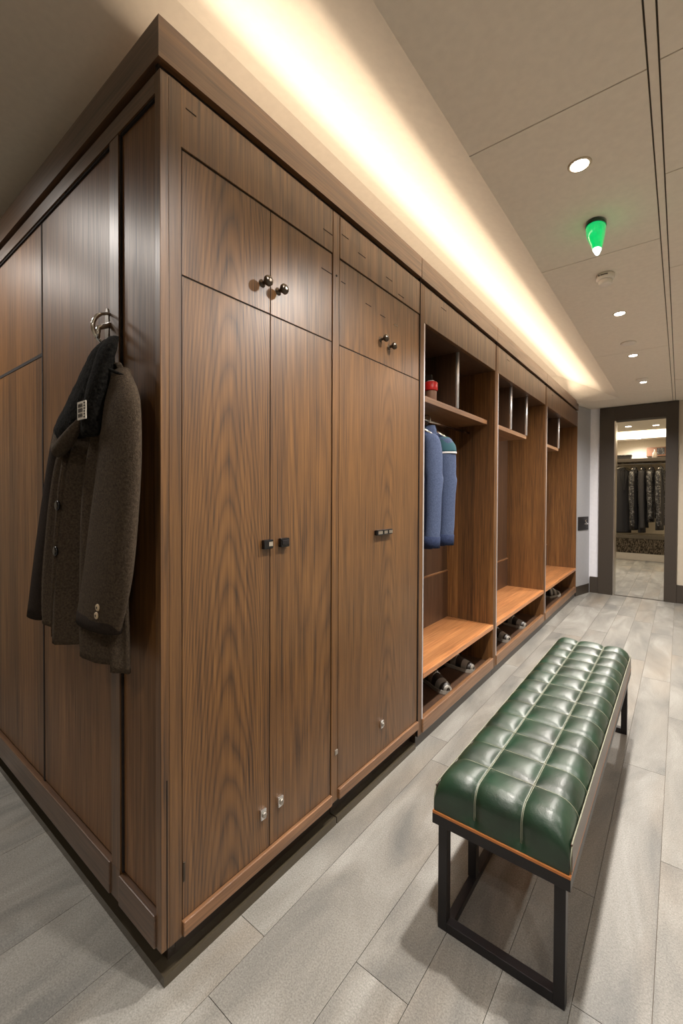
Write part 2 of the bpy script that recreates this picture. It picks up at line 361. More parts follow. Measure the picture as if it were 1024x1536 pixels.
def thing(name, label, cat, loc, group=None):
    o = bpy.data.objects.new(name, None); C.objects.link(o); o.location = loc; o['_b'] = list(loc); o.empty_display_size = .05
    return tag(o, label, cat, group)
def copy_tree(o, loc, rz=0, label=None, group=None):
    c = o.copy(); C.objects.link(c); c.location = loc; c.rotation_euler = (0, 0, rz); c['_b'] = list(loc)
    if label: c['label'] = label
    if group: c['group'] = group
    def rec(src, dst):
        for ch in list(src.children):
            d = ch.copy(); C.objects.link(d); d.parent = dst; rec(ch, d)
    rec(o, c); return c
def struct(mb, name): return tag(mb.build(name), kind='structure')

# ------------------------------------------------------------------ room shell
YE = 5.735; YB = -2.8; XL = -3.0; XR = 2.7
DX0, DX1, DZ = .335, .842, 2.145     # doorway opening
Y2 = 9.75                            # far wall of the room beyond
fl = MB(); fl.box(XL, XR, YB, Y2 + .1, -.05, -.004, 'grout')
xs = [-3.0, -2.6, -2.2, -1.85, -1.5, -1.15, -.81, -.42, -.16, .09, .328, .482, .636, .79, .944, 1.18, 1.42, 1.66, 1.9, 2.14, 2.38, 2.7]
offs = {.09: 1.27 - 1.2, .328: .355, -.16: .25, .944: 1.24, .79: .6, .636: .95, .482: -.1, -.42: .62, -.81: .66}
for a, b in zip(xs, xs[1:]):
    y = offs.get(a, random.uniform(0, 1.2))
    y -= 1.2 * math.ceil((y - YB) / 1.2)
    while y < Y2:
        y0, y1 = max(y, YB), min(y + 1.2, Y2)
        if y1 - y0 > .01: fl.box(a + .0007, b - .0007, y0 + .0009, y1 - .0009, -.004, 0, 'floor')
        y += 1.2
struct(fl, 'floor')

ce = MB()
XG0, XG1 = .902, .926
seg_l = [YB, -.1, .82, 1.745, 3.40, 5.0, YE]
g = .0022
for a, b in zip(seg_l, seg_l[1:]): ce.box(.43, XG0 - g, a + g, b - g, ZC, ZC + .012, 'ceil')
ce.box(XG0 + g, XG1 - g, YB, YE, ZC, ZC + .012, 'ceil')
seg_r = [YB, -.6, .81, 1.30, 2.07, 3.40, 4.6, YE]
for a, b in zip(seg_r, seg_r[1:]): ce.box(XG1 + g, XR, a + g, b - g, ZC, ZC + .012, 'ceil')
ce.box(.43, XR, YB, YE, ZC + .012, ZC + .03, 'grout')
# sloping face of the cove, hipped at its far end, raised ceiling over the cabinets, flat end piece
YH0, YH1 = 4.7, 5.3
ce.quad([(.43, YB, ZC), (.43, YH1 - .1, ZC), (-.10, YH0, ZR), (-.10, YB, ZR)], 'ceil_raise')
ce.quad([(.43, YH1 - .1, ZC), (XL, YH1 - .1, ZC), (XL, YH0, ZR), (-.10, YH0, ZR)], 'ceil_raise')
ce.box(XL, -.10, YB, YH0, ZR, ZR + .03, 'ceil_raise')
ce.box(XL, .43, YH1 - .1, YE, ZC, ZC + .02, 'ceil')
struct(ce, 'ceiling')
c2 = MB(); c2.box(-1.6, 2.2, YE + .1, Y2 + .1, ZC, ZC + .03, 'ceil'); struct(c2, 'ceiling')

wf = MB()
wf.box(XL, DX0 - .01, YE, YE + .12, 0, ZR, 'wall'); wf.box(DX1 + .01, XR, YE, YE + .12, 0, ZC + .02, 'wall_warm'); wf.box(DX0 - .01, DX1 + .01, YE, YE + .12, DZ + .01, ZC + .02, 'wall_warm')
struct(wf, 'wall_far')
struct(MB().box(XR, XR + .1, YB, YE + .1, 0, ZR, 'wall_warm'), 'wall_right')
struct(MB().box(XL - .1, XL, YB, YE + .1, 0, ZR + .1, 'wall_warm'), 'wall_left')
struct(MB().box(XL, XR, YB - .1, YB, 0, ZR + .1, 'wall_warm'), 'wall_back')
# room beyond the doorway
wb = MB(); wb.box(-1.6, 2.2, Y2, Y2 + .1, 0, ZC, 'wall_warm'); struct(wb, 'wall_beyond')
struct(MB().box(-1.7, -1.6, YE + .12, Y2 + .1, 0, ZC, 'wall_warm'), 'wall_beyond_left')
struct(MB().box(2.2, 2.3, YE + .12, Y2 + .1, 0, ZC, 'wall_warm'), 'wall_beyond_right')

# door surround
dt = MB(); TY0, TY1 = YE - .035, YE + .125
dt.box(.178, DX0, TY0, TY1, 0, ZC - .004, 'trim', .002); dt.box(DX1, .958, TY0, TY1, 0, ZC - .004, 'trim', .002); dt.box(DX0, DX1, TY0, TY1, DZ, ZC - .004, 'trim')
struct(dt, 'trim_1')
jb = MB(); jb.box(DX0, DX0 + .014, TY0 + .01, TY1 + .03, 0, DZ, 'steel'); jb.box(DX0, DX1, TY0 + .02, TY0 + .06, 0, .004, 'trim'); struct(jb, 'trim_2')
struct(MB().box(.085, .178, YE - .022, YE, 0, .2, 'trim', .002), 'baseboard_far_left')
struct(MB().box(.958, XR, YE - .022, YE, 0, .205, 'trim', .002), 'baseboard_far_right')
struct(MB().box(XR - .015, XR, YB, YE - .03, 0, .2, 'trim'), 'baseboard_right')

# grey door leaf standing at an angle between the cabinets and the far wall
A = Vector((-.012, 5.335, 0)); B = Vector((.078, 5.70, 0)); dn = (B - A).normalized(); nn = Vector((dn.y, -dn.x, 0))
def on(u, o, z): p = A + dn * u + nn * o; return (p.x, p.y, z)
LW = (B - A).length
gd = MB(); gd.prism([on(0, 0, .115), on(LW, 0, .115), on(LW, -.03, .115), on(0, -.03, .115)], (0, 0, ZC - .12), 'greydoor')
gdo = struct(gd, 'door_1')
kb = MB(); kb.prism([on(.0, .004, 0), on(LW, .004, 0), on(LW, -.03, 0), on(0, -.03, 0)], (0, 0, .115), 'trim'); kb.build('kick_board', gdo)
lk = MB(); lk.prism([on(.05, .008, .80), on(.33, .008, .80), on(.33, 0, .80), on(.05, 0, .80)], (0, 0, .165), 'frame')
lko = lk.build('lock_plate', gdo)
hd = MB(); hd.tube([on(.24, .005, .88), on(.24, .035, .88), on(.15, .04, .88)], .008, 'chrome'); hd.lathe([(.02, 0), (.022, .006), (.012, .01)], 'chrome', Matrix.Translation(Vector(on(.25, .008, .91))) @ nn.to_track_quat('Z', 'Y').to_matrix().to_4x4())
hd.build('door_handle', lko)

# ------------------------------------------------------------------ cabinets
DEP = -.52
# left-hand panelling of the island
pn = thing('wood_panelling', 'dark oak panelled end of the cabinet block facing left, with the coat hung on it', 'panelling', (-1.3, 0, 0))
XP = -2.6
f = MB()
f.box(-.024, 0, 0, .022, .1, 2.231, 'wood', .0015)                       # corner post
f.box(XP, -.024, 0, .022, 2.185, 2.231, 'wood_hx'); f.box(XP, -.024, .012, .022, 2.231, 2.249, 'gap')
f.box(-.262, -.212, 0, .022, .19, 2.182, 'wood_plain')
f.build('frame', pn)
f = MB(); f.box(XP, -.2655, -.006, .022, .1, .19, 'wood_hx', .003); f.box(-.212, -.024, -.006, .022, .1, .182, 'wood_hx', .003); f.box(-.2655, -.212, -.001, .022, .1, .19, 'wood_plain'); f.build('bottom_rail', pn)
for (a, b, z0, z1) in ((-.206, -.026, .188, 2.178), (-.801, -.262, .196, 2.178), (-1.6, -.809, .196, 1.710), (-1.6, -.809, 1.720, 2.178), (-2.5, -1.606, .196, 2.178)):
    MB().box(a, b, .009, .02, z0, z1, 'wood_side', .0015).build('panel', pn)
MB().box(XP, -.03, .02, .03, .1, 2.24, 'gap').box(-.8095, -.8005, .0075, .0205, .19, 2.18, 'gap').box(-2.5, -.81, .0075, .0205, 1.7095, 1.7205, 'gap').box(-2.5, -.262, .004, .0205, 2.1765, 2.1848, 'gap').box(-.206, -.024, .004, .0205, 2.1765, 2.1848, 'gap').box(-.2118, -.2055, .004, .0205, .186, 2.18, 'gap').build('backing', pn)
MB().box(XP, -.04, .04, .06, 0, .1, 'plinth').box(XP, -.0605, .012, .06, 0, .026, 'plinth_strip').build('plinth', pn)

def knob(parent, y, z, x=-.004):
    mt = Matrix.Translation((x, y, z)) @ Matrix.Rotation(PI / 2, 4, 'Y')
    MB().lathe([(.012, 0), (.012, .002), (.006, .004), (.0055, .016), (.011, .02), (.0155, .026), (.0155, .031), (.012, .036), (.004, .038)], 'pewter', mt, 20).build('knob', parent)
def bottom_lock(parent, y, z, x=-.004):
    mb = MB(); mb.box(x, x + .009, y - .011, y + .011, z - .016, z + .016, 'chrome', .003)
    mb.lathe([(.008, 0), (.008, .005), (.004, .006)], 'steel', Matrix.Translation((x + .009, y, z)) @ Matrix.Rotation(PI / 2, 4, 'Y'), 14)
    mb.build('lock', parent)
def slits(mb, pts, x, m='gap'):
    for y, z, L_ in pts: mb.box(x - .001, x + .0006, y, y + L_, z, z + .0028, m)

# cabinet one
T = -.003   # door face
c1 = thing('wardrobe_cabinet', 'tall oak wardrobe with two narrow doors at the near corner of the block', 'wardrobe', (-.26, .34, 0), 'closed wardrobes of the cabinet run')
f = MB(); f.box(-.022, 0, .0225, .055, .1, 2.231, 'wood_plain'); f.box(-.0225, .0006, .0135, .0165, .1, .52, 'gap'); f.box(-.022, 0, .6505, .686, .1, 2.231, 'wood_plain', .001)
f.box(-.0232, -.0005, .0226, .03, .1, 2.231, 'wood'); f.box(-.022, -.012, .001, .69, 2.231, 2.249, 'gap')
f.lathe([(.004, 0), (.004, .0015)], 'black', Matrix.Translation((0, .668, 2.008)) @ Matrix.Rotation(PI / 2, 4, 'Y'), 12)
f.build('frame', c1)
f = MB(); f.box(-.022, -.0005, .055, .647, 2.081, 2.231, 'wood', .001); slits(f, [(.596, 2.14, .05), (.068, 2.182, .03)], -.0005); f.build('fascia', c1)
f = MB(); f.box(-.022, .008, .0565, .648, .1, .137, 'wood_rail', .003); f.build('bottom_rail', c1)
for i, (y0, y1) in enumerate(((.059, .3525), (.356, .6462))):
    dm = 'wood_arch' if i == 0 else 'wood'
    u = MB().box(-.022, T, y0, y1, 1.769, 2.076, dm, .0012)
    if i: slits(u, [(.59, 2.004, .055)], T)
    u = u.build('cupboard_door', c1); knob(u, .321 if i == 0 else .386, 1.848)
    l = MB().box(-.022, T, y0, y1, .1395, 1.765, dm, .0012).build('tall_door', c1)
    hy = .338 if i == 0 else .407
    h = MB(); h.box(T, T + .014, hy - .018, hy + .018, 1.058, 1.086, 'black', .003); h.box(T + .013, T + .0165, hy - (.014 if i else .002), hy + .014, 1.066, 1.08, 'chrome' if not i else 'frame', .001); h.build('latch', l)
    bottom_lock(l, .325 if i == 0 else .396, .257)
    if i == 0: MB().box(T, T + .002, .060, .066, .235, .285, 'pewter', .001).build('hinge', l)
b = MB(); b.box(DEP, -.03, .03, .045, .1, 2.25, 'gap'); b.box(DEP, -.023, .64, .69, .1, 2.25, 'gap'); b.box(DEP, DEP + .01, .03, .69, .1, 2.25, 'gap'); b.box(DEP, -.022, .03, .69, 2.237, 2.25, 'gap'); b.box(DEP, -.022, .03, .69, .1, .115, 'gap'); b.box(-.035, -.0235, .03, .69, .1, 2.25, 'gap'); b.box(-.02, -.0048, .0552, .6503, .1372, 2.081, 'gap')
b.build('carcass', c1)
MB().box(-.06, -.04, 0.061, .69, 0, .1, 'plinth').box(-.06, -.008, .012, .69, 0, .026, 'plinth_strip').build('plinth', c1)

# cabinet two
c2_ = thing('wardrobe_cabinet', 'tall oak wardrobe with one wide door, a chrome bar handle and paired knobs', 'wardrobe', (-.26, 1.0, 0), 'closed wardrobes of the cabinet run')
f = MB(); f.box(-.022, -.012, .69, 1.302, 2.231, 2.249, 'gap'); f.box(-.022, -.0005, .6905, 1.3015, 2.081, 2.231, 'wood', .001)
slits(f, [(.70, 2.17, .04), (.80, 2.148, .05), (1.0, 2.135, .05), (1.1, 2.1, .05)], -.0005); f.build('fascia', c2_)
MB().box(-.022, .008, .690, 1.301, .1, .137, 'wood_rail', .003).build('bottom_rail', c2_)
u = MB().box(-.022, T, .692, 1.2995, 1.769, 2.076, 'wood', .0012); slits(u, [(.70, 2.0, .025), (.855, 1.975, .04), (.96, 1.965, .04)], T); u.box(T, T + .002, 1.07, 1.10, 1.958, 1.962, 'chrome')
u = u.build('cupboard_door', c2_); knob(u, .965, 1.866); knob(u, 1.03, 1.852)
l = MB().box(-.022, T, .692, 1.2995, .1395, 1.765, 'wood_arch_wide', .0012).build('tall_door', c2_)
h = MB(); h.box(T, T + .016, .925, 1.045, 1.056, 1.078, 'black', .004); h.box(T + .015, T + .019, .93, .962, 1.061, 1.074, 'chrome', .001); h.box(T + .015, T + .019, .975, 1.0, 1.061, 1.074, 'chrome', .001); h.box(T + .015, T + .019, 1.012, 1.04, 1.061, 1.074, 'chrome', .001); h.build('bar_handle', l)
bottom_lock(l, .985, .255)
MB().box(-.002, .004, .668, .684, .272, .29, 'steel', .002).build('catch', c2_)
b = MB(); b.box(DEP, -.023, 1.285, 1.30, .1, 2.25, 'gap'); b.box(DEP, DEP + .01, .695, 1.30, .1, 2.25, 'gap'); b.box(DEP, -.022, .695, 1.30, 2.237, 2.25, 'gap'); b.box(DEP, -.022, .695, 1.30, .1, .115, 'gap'); b.box(-.035, -.0235, .695, 1.30, .1, 2.25, 'gap'); b.box(-.02, -.0048, .6865, 1.302, .1372, 2.081, 'gap')
b.build('carcass', c2_)
MB().box(-.06, -.04, .695, 1.30, 0, .1, 'plinth').box(-.06, -.008, .695, 1.30, 0, .026, 'plinth_strip').build('plinth', c2_)

# cornice, continuous over the end panelling and both wardrobes
cn = MB()
cn.prism([(.008, 1.3008, 2.249), (.008, -.008, 2.249), (-.02, .02, 2.249), (-.02, 1.3008, 2.249)], (0, 0, .096), 'wood_h')
cn.prism([(.008, -.008, 2.249), (XP, -.008, 2.249), (XP, .02, 2.249), (-.02, .02, 2.249)], (0, 0, .096), 'wood_hx')
cno = cn.build('cornice', base=(-.1, .1, 2.249)); tag(cno, 'oak cornice running round the top of the near corner above the two wardrobes', 'cornice')

# open lockers
OD = -.335
def locker(y0, y1, label, shelf_to, dividers, zb, fasc_dark):
    t = thing('open_locker', label, 'locker', (-.17, (y0 + y1) / 2, 0), 'open lockers of the cabinet run')
    i0, i1 = y0 + .05, y1 - .016
    f = MB(); f.box(OD, 0, y0 + .002, i0, .058, 2.231, 'wood_side', .0015); f.box(-.01, .0012, y0 - .001, y0 + .003, .06, 2.345, 'gap'); f.build('side_panel', t)
    f = MB(); f.box(OD, 0, i1, y1, .058, 2.231, 'wood_side', .0015)
    f.build('side_panel', t)
    MB().box(-.002, .0014, i0 - .010, i0 + .0005, .13, 2.05, 'bright').build('edge_strip', t)
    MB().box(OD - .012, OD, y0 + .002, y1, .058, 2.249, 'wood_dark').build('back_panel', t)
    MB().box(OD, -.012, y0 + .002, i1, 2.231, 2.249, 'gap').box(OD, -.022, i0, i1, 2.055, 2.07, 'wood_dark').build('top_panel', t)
    f = MB(); f.box(-.022, -.001, i0 - .02, i1 + .002, 2.055, 2.231, 'wood', .001); slits(f, [(i0 + .18, 2.19, .06)], -.001); f.build('fascia', t)
    MB().box(-.02, .008, y0 + .0035, y1 - .0005, 2.249, 2.345, 'wood_h').build('cornice', t)
    if shelf_to:
        MB().box(OD, -.05, i0, shelf_to, 1.70, 1.73, 'wood_rail', .0015).build('shelf', t)
    for dy in dividers:
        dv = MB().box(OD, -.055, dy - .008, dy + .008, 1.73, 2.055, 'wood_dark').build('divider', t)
        MB().tube([(-.052, dy, 1.73), (-.052, dy, 2.055)], .011, 'bright', 12).build('edge_strip', dv)
    MB().box(OD, .004, i0, i1, .325, .353, 'wood_seat_lit', .003).build('bench_seat', t)
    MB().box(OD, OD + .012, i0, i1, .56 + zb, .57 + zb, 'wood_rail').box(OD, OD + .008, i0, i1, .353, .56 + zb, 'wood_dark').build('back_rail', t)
    MB().box(OD, -.02, i0, i1, .09, .105, 'wood_dark').build('shoe_shelf', t)
    MB().box(-.022, .006, i0 - .004, i1 + .004, .060, .128, 'wood_rail', .006).build('bottom_rail', t)
    MB().box(-.05, -.012, y0 + .002, y1, 0, .06, 'plinth').build('plinth', t)
    return t, i0, i1
lock1, _, _ = locker(1.302, 2.378, 'open oak locker beside the wide-door wardrobe, with two blue jackets hanging in it', 2.36, [1.86], .12, 1)
lock2, _, _ = locker(2.378, 3.742, 'middle open oak locker with two chrome-edged dividers above an empty bench', 3.30, [2.87, 3.292], .05, 0)
lock3, _, _ = locker(3.742, 5.30, 'farthest open oak locker, next to the grey door', 4.52, [4.52], .05, 0)
# clothes rail under the shelf of the first locker
rl = MB().tube([(-.18, 1.352, 1.655), (-.18, 2.362, 1.655)], .009, 'chrome', 12).build('clothes_rail', lock1)

# ------------------------------------------------------------------ things on the locker shelf
o = MB(); o.prism([(-.27, 1.50, 1.73), (-.12, 1.50, 1.73), (-.12, 1.42, 1.93), (-.27, 1.42, 1.93)], (0, .03, 0), 'card'); tag(o.build('book', base=(-.19, 1.47, 1.73)), 'dark book leaning on the shelf of the first open locker', 'book')
t = thing('jar', 'small brown jar with a red lid on the locker shelf above the blue jackets', 'jar', (-.12, 1.66, 1.73))
MB().lathe([(.03, 1.73), (.032, 1.735), (.032, 1.80), (.026, 1.81)], 'boxwood', Matrix.Translation((-.12, 1.66, 0))).build('body', t)
MB().lathe([(.036, 1.802), (.038, 1.806), (.038, 1.846), (.03, 1.852)], 'red', Matrix.Translation((-.12, 1.66, 0))).lathe([(.02, 1.852), (.02, 1.858)], 'stripe', Matrix.Translation((-.12, 1.66, 0))).build('lid', t)
o = MB(); o.box(-.30, -.17, 1.60, 1.64, 1.73, 1.92, 'boxwood', .002); tag(o.build('box', base=(-.235, 1.62, 1.73)), 'brown carton standing behind the red-lidded jar on the locker shelf', 'box')
o = MB(); o.prism([(-.30, 1.80, 1.73), (-.16, 1.80, 1.73), (-.16, 1.74, 1.92), (-.30, 1.74, 1.92)], (0, .02, 0), 'card'); tag(o.build('folder', base=(-.23, 1.79, 1.73)), 'thin dark folder leaning against the divider on the locker shelf', 'folder')

# ------------------------------------------------------------------ hangers and garments
def hanger_mesh(w_, m='chrome', hook=.06):
    """local: shoulders along x, origin at hook top of rail contact"""
    mb = MB(); pts = [(.022 * math.cos(a), 0, .0 + .022 * math.sin(a)) for a in [math.radians(q) for q in range(200, -70, -18)]]
    mb.tube(pts + [(0, 0, -.03), (0, 0, -hook)], .0035, m, 8)
    mb.tube([(-w_, 0, -hook - .06), (-w_ * .5, 0, -hook - .02), (0, 0, -hook), (w_ * .5, 0, -hook - .02), (w_, 0, -hook - .06)], [.006, .01, .011, .01, .006], m, 10)
    return mb
def jacket(name, label, loc, w_, L_, th, body, sleeve, rz=0, group=None, cat='jacket', patch=None, hem=None, sleeve_l=None, seed=0, lapel=None):
    """hanging garment; shoulders along local x, front towards -y, neck at local z=0"""
    t = thing(name, label, cat, (0, 0, 0), group)
    rnd = random.Random(seed); ph = [rnd.uniform(0, 6) for _ in range(4)]
    def fold(a, u):
        k = .5 + u
        r = 1 + .05 * k * math.sin(5 * a + ph[0]) + .04 * k * math.sin(9 * a + ph[1])
        return (1 + .03 * math.sin(3 * a + ph[2]) * u, r)
    MB().loft([(0, 0, .0, .04, .03), (0, 0, -.03, w_ * .6, th * .7), (0, 0, -.075, w_ * .92, th), (0, 0, -.2, w_ * .9, th * 1.15), (0, 0, -.5 * L_, w_ * .86, th * 1.15), (0, 0, -.8 * L_, w_ * .92, th * 1.2), (0, 0, -L_, w_ * .95, th * 1.25)], body, fold, 4, 56).build('body', t)
    sl = (sleeve_l or L_ * .93)
    for s in (-1, 1):
        q = MB().loft([(s * w_ * .8, 0, -.045, .03, th * .7), (s * w_ * .95, -.005, -.09, .045, th * 1.0), (s * w_ * 1.04, -.01, -.25, .048, th * 1.05), (s * w_ * 1.08, -.015, -.5 * sl, .045, th), (s * w_ * 1.06, -.03, -.85 * sl, .04, th * .9), (s * w_ * 1.04, -.035, -sl, .04, th * .9)], sleeve, lambda a, u: 1 + .05 * math.sin(u * 25 + 3 * a), 4, 24).build('sleeve', t)
        if hem:
            MB().loft([(s * w_ * 1.05, -.034, -sl + .055, .044, th), (s * w_ * 1.04, -.035, -sl - .004, .044, th)], hem, None, 2, 24).build('cuff', q)
        if patch:
            MB().loft([(s * w_ * .80, 0, -.046, .034, th * .75), (s * w_ * .95, -.005, -.09, .050, th * 1.06), (s * w_ * .99, -.007, -.13, .053, th * 1.1)], patch, None, 3, 24).loft([(s * w_ * .99, -.007, -.13, .0545, th * 1.12), (s * w_ * 1.0, -.007, -.14, .0545, th * 1.12)], 'stripe', None, 2, 24).build('shoulder_patch', q)
    MB().loft([(0, 0, .028, .05, .03), (0, -.003, .0, .06, .036), (0, -.004, -.03, .075, .04)], lapel or sleeve, None, 3, 28).build('collar', t)
    if lapel:
        MB().prism([(-.03, -th * .9, -.0), (-.075, -th * 1.2, -.09), (-.012, -th * 1.42, -.42), (0, -th * 1.4, -.4), (-.01, -th * 1.3, -.2)], (0, -.006, 0), lapel).prism([(.03, -th * .9, -.0), (.075, -th * 1.2, -.09), (.012, -th * 1.42, -.42), (0, -th * 1.4, -.4), (.01, -th * 1.3, -.2)], (0, -.006, 0), lapel).build('lapels', t)
    t.location = loc; t.rotation_euler = (0, 0, rz); return t
ZR1 = 1.655
for k, (y, lab, hl, bm_, sm_, pt) in enumerate((
        (1.555, 'blue jacket partly hidden behind the locker side, left of the teal-shouldered one', 'chrome hanger holding the left blue jacket in the first open locker', 'blue2', 'blue', None),
        (1.73, 'blue jacket with teal shoulder and white stripe in the first open locker', 'chrome hanger holding the teal-shouldered blue jacket', 'blue2', 'blue', 'teal'))):
    hgr = hanger_mesh(.12).build('coat_hanger'); hgr.location = (-.18, y, ZR1 + .009); tag(hgr, hl, 'hanger'); hgr.rotation_euler = (0, 0, .12)
    jacket('jacket', lab, (-.18, y, ZR1 - .06), .125, .66, .034, bm_, sm_, .12, 'blue jackets in the first open locker', patch=pt, hem='blue2', seed=k, sleeve_l=.645)

# ------------------------------------------------------------------ shoes
def shoe(name, label, loc, rz, tilt=0, group=None, tone='shoe'):
    t = thing(name, label, 'shoe', (0, 0, 0), group)
    L_ = .24
    def ring(u, w0, h0, z0):  # u along x
        return u, w0, h0, z0
    secs = [(-.115, .026, .075), (-.10, .032, .086), (-.07, .034, .09), (-.03, .035, .082), (.01, .038, .062), (.05, .042, .048), (.085, .038, .038), (.108, .026, .028), (.118, .012, .018)]
    mb = MB(); i = mb.mi(tone); j = mb.mi('shoe_l'); rows = []
    for x, w_, h_ in secs:
        rows.append([mb.bm.verts.new((x, w_ * math.cos(a), .018 + h_ * max(0, math.sin(a)) ** .8)) for a in [PI * q / 12 for q in range(13)]])
    for r_, (a, b) in enumerate(zip(rows, rows[1:])):
        for q in range(12):
            f = mb.bm.faces.new((a[q], a[q + 1], b[q + 1], b[q])); f.smooth = True; f.material_index = j if (r_ % 2 == 1) else i
        f = mb.bm.faces.new((a[0], b[0], b[12], a[12])); f.material_index = i
    for r_ in (rows[0], rows[-1]): mb.bm.faces.new(r_)
    mb.build('upper', t)
    s = MB(); n = len(secs)
    pts = [(x, w_ + .005) for x, w_, _ in secs] + [(x, -w_ - .005) for x, w_, _ in secs[::-1]]
    s.prism([(x, y, 0) for x, y in pts], (0, 0, .02), 'sole'); s.build('sole', t)
    l = MB()
    for q in range(5):
        x = -.03 + q * .018; z = .018 + .082 - (q * .0085) - (.006 if q > 2 else 0)
        l.tube([(x, -.024, z - .014), (x, 0, z + .003), (x, .024, z - .014)], .0032, 'stripe', 6)
    l.build('laces', t)
    t.location = loc; t.rotation_euler = (0, tilt, rz); return t
s1 = shoe('shoe', 'striped trainer at the front of the first open locker, toe pointing out', (-.135, 1.78, .106), -.5, 0, 'shoes under the locker benches')
def shoe_copy(label, loc, rz):
    c = copy_tree(s1, loc, rz, label); return c
shoe_copy('striped trainer farther back in the first open locker near its right side', (-.15, 2.12, .106), -.1)
shoe_copy('silver striped trainer on the left under the middle locker bench', (-.14, 2.86, .106), -.35)
shoe_copy('silver striped trainer on the right under the middle locker bench', (-.14, 3.28, .106), -.2)
shoe_copy('pale trainer lying sideways under the farthest locker bench', (-.12, 4.68, .106), 1.3)

# ------------------------------------------------------------------ coat on its hook
hk = thing('coat_hook', 'chrome coat hook on the oak panelling above the brown coat', 'hook', (-.215, .006, 1.64))
def oval(cx, cz, rx, rz, n=24): return [(cx + rx * math.cos(2 * PI * k / n), .006, cz + rz * math.sin(2 * PI * k / n)) for k in range(n)]
MB().prism(oval(-.285, 1.69, .012, .05), (0, -.005, 0), 'steel').build('plate', hk)
arc = [(-.262, .002 - .046 * math.sin(a), 1.672 + .045 * math.cos(a)) for a in [math.radians(q) for q in range(0, 181, 15)]]
MB().tube(arc, [.004] * 3 + [.0055] * 7 + [.004] * 3, 'chrome', 10).tube([(-.262, .004, 1.69), (-.262, -.03, 1.67), (-.262, -.034, 1.64)], .007, 'chrome', 10).build('hook_arm', hk)

ct = thing('coat', 'brown wool coat with black fleece collar hanging on the oak end panelling', 'coat', (-.3, -.05, .82))
def bodyfold(a, u):
    # pleats on the front (negative y), quiet at the back
    fr = max(0, -math.sin(a)) ** .6
    d = 1 + fr * (.30 + .85 * u) * (math.sin(a * 11 + .6) * .55 + math.sin(a * 17 + 2 + u * 1.5) * .28)
    return (1, d if fr > 0 else .9, (-.03 * u * math.cos(a) * u))
MB().loft([(-.2, -.04, 1.548, .083, .015), (-.215, -.04, 1.51, .132, .02), (-.228, -.042, 1.467, .160, .025), (-.259, -.045, 1.382, .19, .03), (-.294, -.045, 1.295, .212, .033), (-.319, -.045, 1.187, .228, .035), (-.331, -.045, 1.058, .25, .036), (-.339, -.045, .929, .268, .037), (-.337, -.045, .815, .272, .037)],
          'wool', bodyfold, 5, 96).build('body', ct)
def slfold(a, u): return 1 + .035 * math.sin(u * 16 + 2 * a) * math.sin(a * 2 + 1)
s = MB().loft([(-.088, -.05, 1.522, .03, .012), (-.071, -.06, 1.505, .036, .018), (-.064, -.062, 1.488, .045, .022), (-.057, -.065, 1.458, .063, .025), (-.049, -.07, 1.41, .074, .028), (-.052, -.075, 1.285, .090, .032), (-.072, -.078, 1.16, .102, .033), (-.10, -.08, 1.031, .105, .031), (-.15, -.08, .905, .106, .028), (-.1505, -.08, .897, .104, .026)],
              'wool', slfold, 5, 48).build('sleeve', ct)
MB().tube([(-.138, -.072, 1.43), (-.13, -.088, 1.47), (-.10, -.092, 1.503), (-.07, -.086, 1.512), (-.035, -.07, 1.495), (-.0, -.055, 1.45)], .004, 'fleece', 8).build('shoulder_seam', s)
MB().loft([(-.146, -.08, .925, .1075, .0295), (-.1515, -.08, .894, .1085, .0305)], 'wool_dark', None, 2, 48).build('cuff', s)
for bx, bz in ((-.083, .957), (-.090, .937)):
    MB().lathe([(.0075, 0), (.0085, .002), (.0075, .004), (.003, .004)], 'shell', Matrix.Translation((bx, -.107, bz)) @ Matrix.Rotation(PI / 2, 4, 'X'), 16).lathe([(.003, 0.004), (.003, .0045)], 'ink', Matrix.Translation((bx, -.107, bz)) @ Matrix.Rotation(PI / 2, 4, 'X'), 8).build('button', s)
MB().loft([(-.43, -.04, 1.47, .03, .014), (-.477, -.042, 1.423, .036, .018), (-.525, -.045, 1.305, .045, .02), (-.588, -.05, 1.096, .055, .02), (-.689, -.052, .815, .059, .018)], 'wool_dark', slfold, 5, 32).build('sleeve', ct)
# front edge with placket and dark buttons
MB().tube([(-.30, -.088, 1.37), (-.325, -.094, 1.25), (-.345, -.098, 1.12), (-.36, -.1, .98), (-.37, -.1, .83)], [.010, .012, .012, .012, .010], 'wool', 10).build('front_edge', ct)
for bx, bz in ((-.325, 1.19), (-.34, 1.067)):
    MB().lathe([(.012, 0), (.014, .003), (.012, .006), (.004, .006)], 'black', Matrix.Translation((bx, -.106, bz)) @ Matrix.Rotation(PI / 2, 4, 'X'), 18).build('button', ct)
rn = random.Random(3)
def fleece(a, u): return 1 + rn.uniform(-.05, .05)
MB().loft([(-.171, -.045, 1.612, .012, .010), (-.175, -.055, 1.588, .046, .018), (-.19, -.058, 1.554, .060, .026), (-.211, -.066, 1.496, .085, .032), (-.25, -.074, 1.439, .106, .034), (-.29, -.078, 1.395, .122, .030), (-.315, -.08, 1.365, .07, .016)], 'fleece', fleece, 5, 64).build('collar', ct)
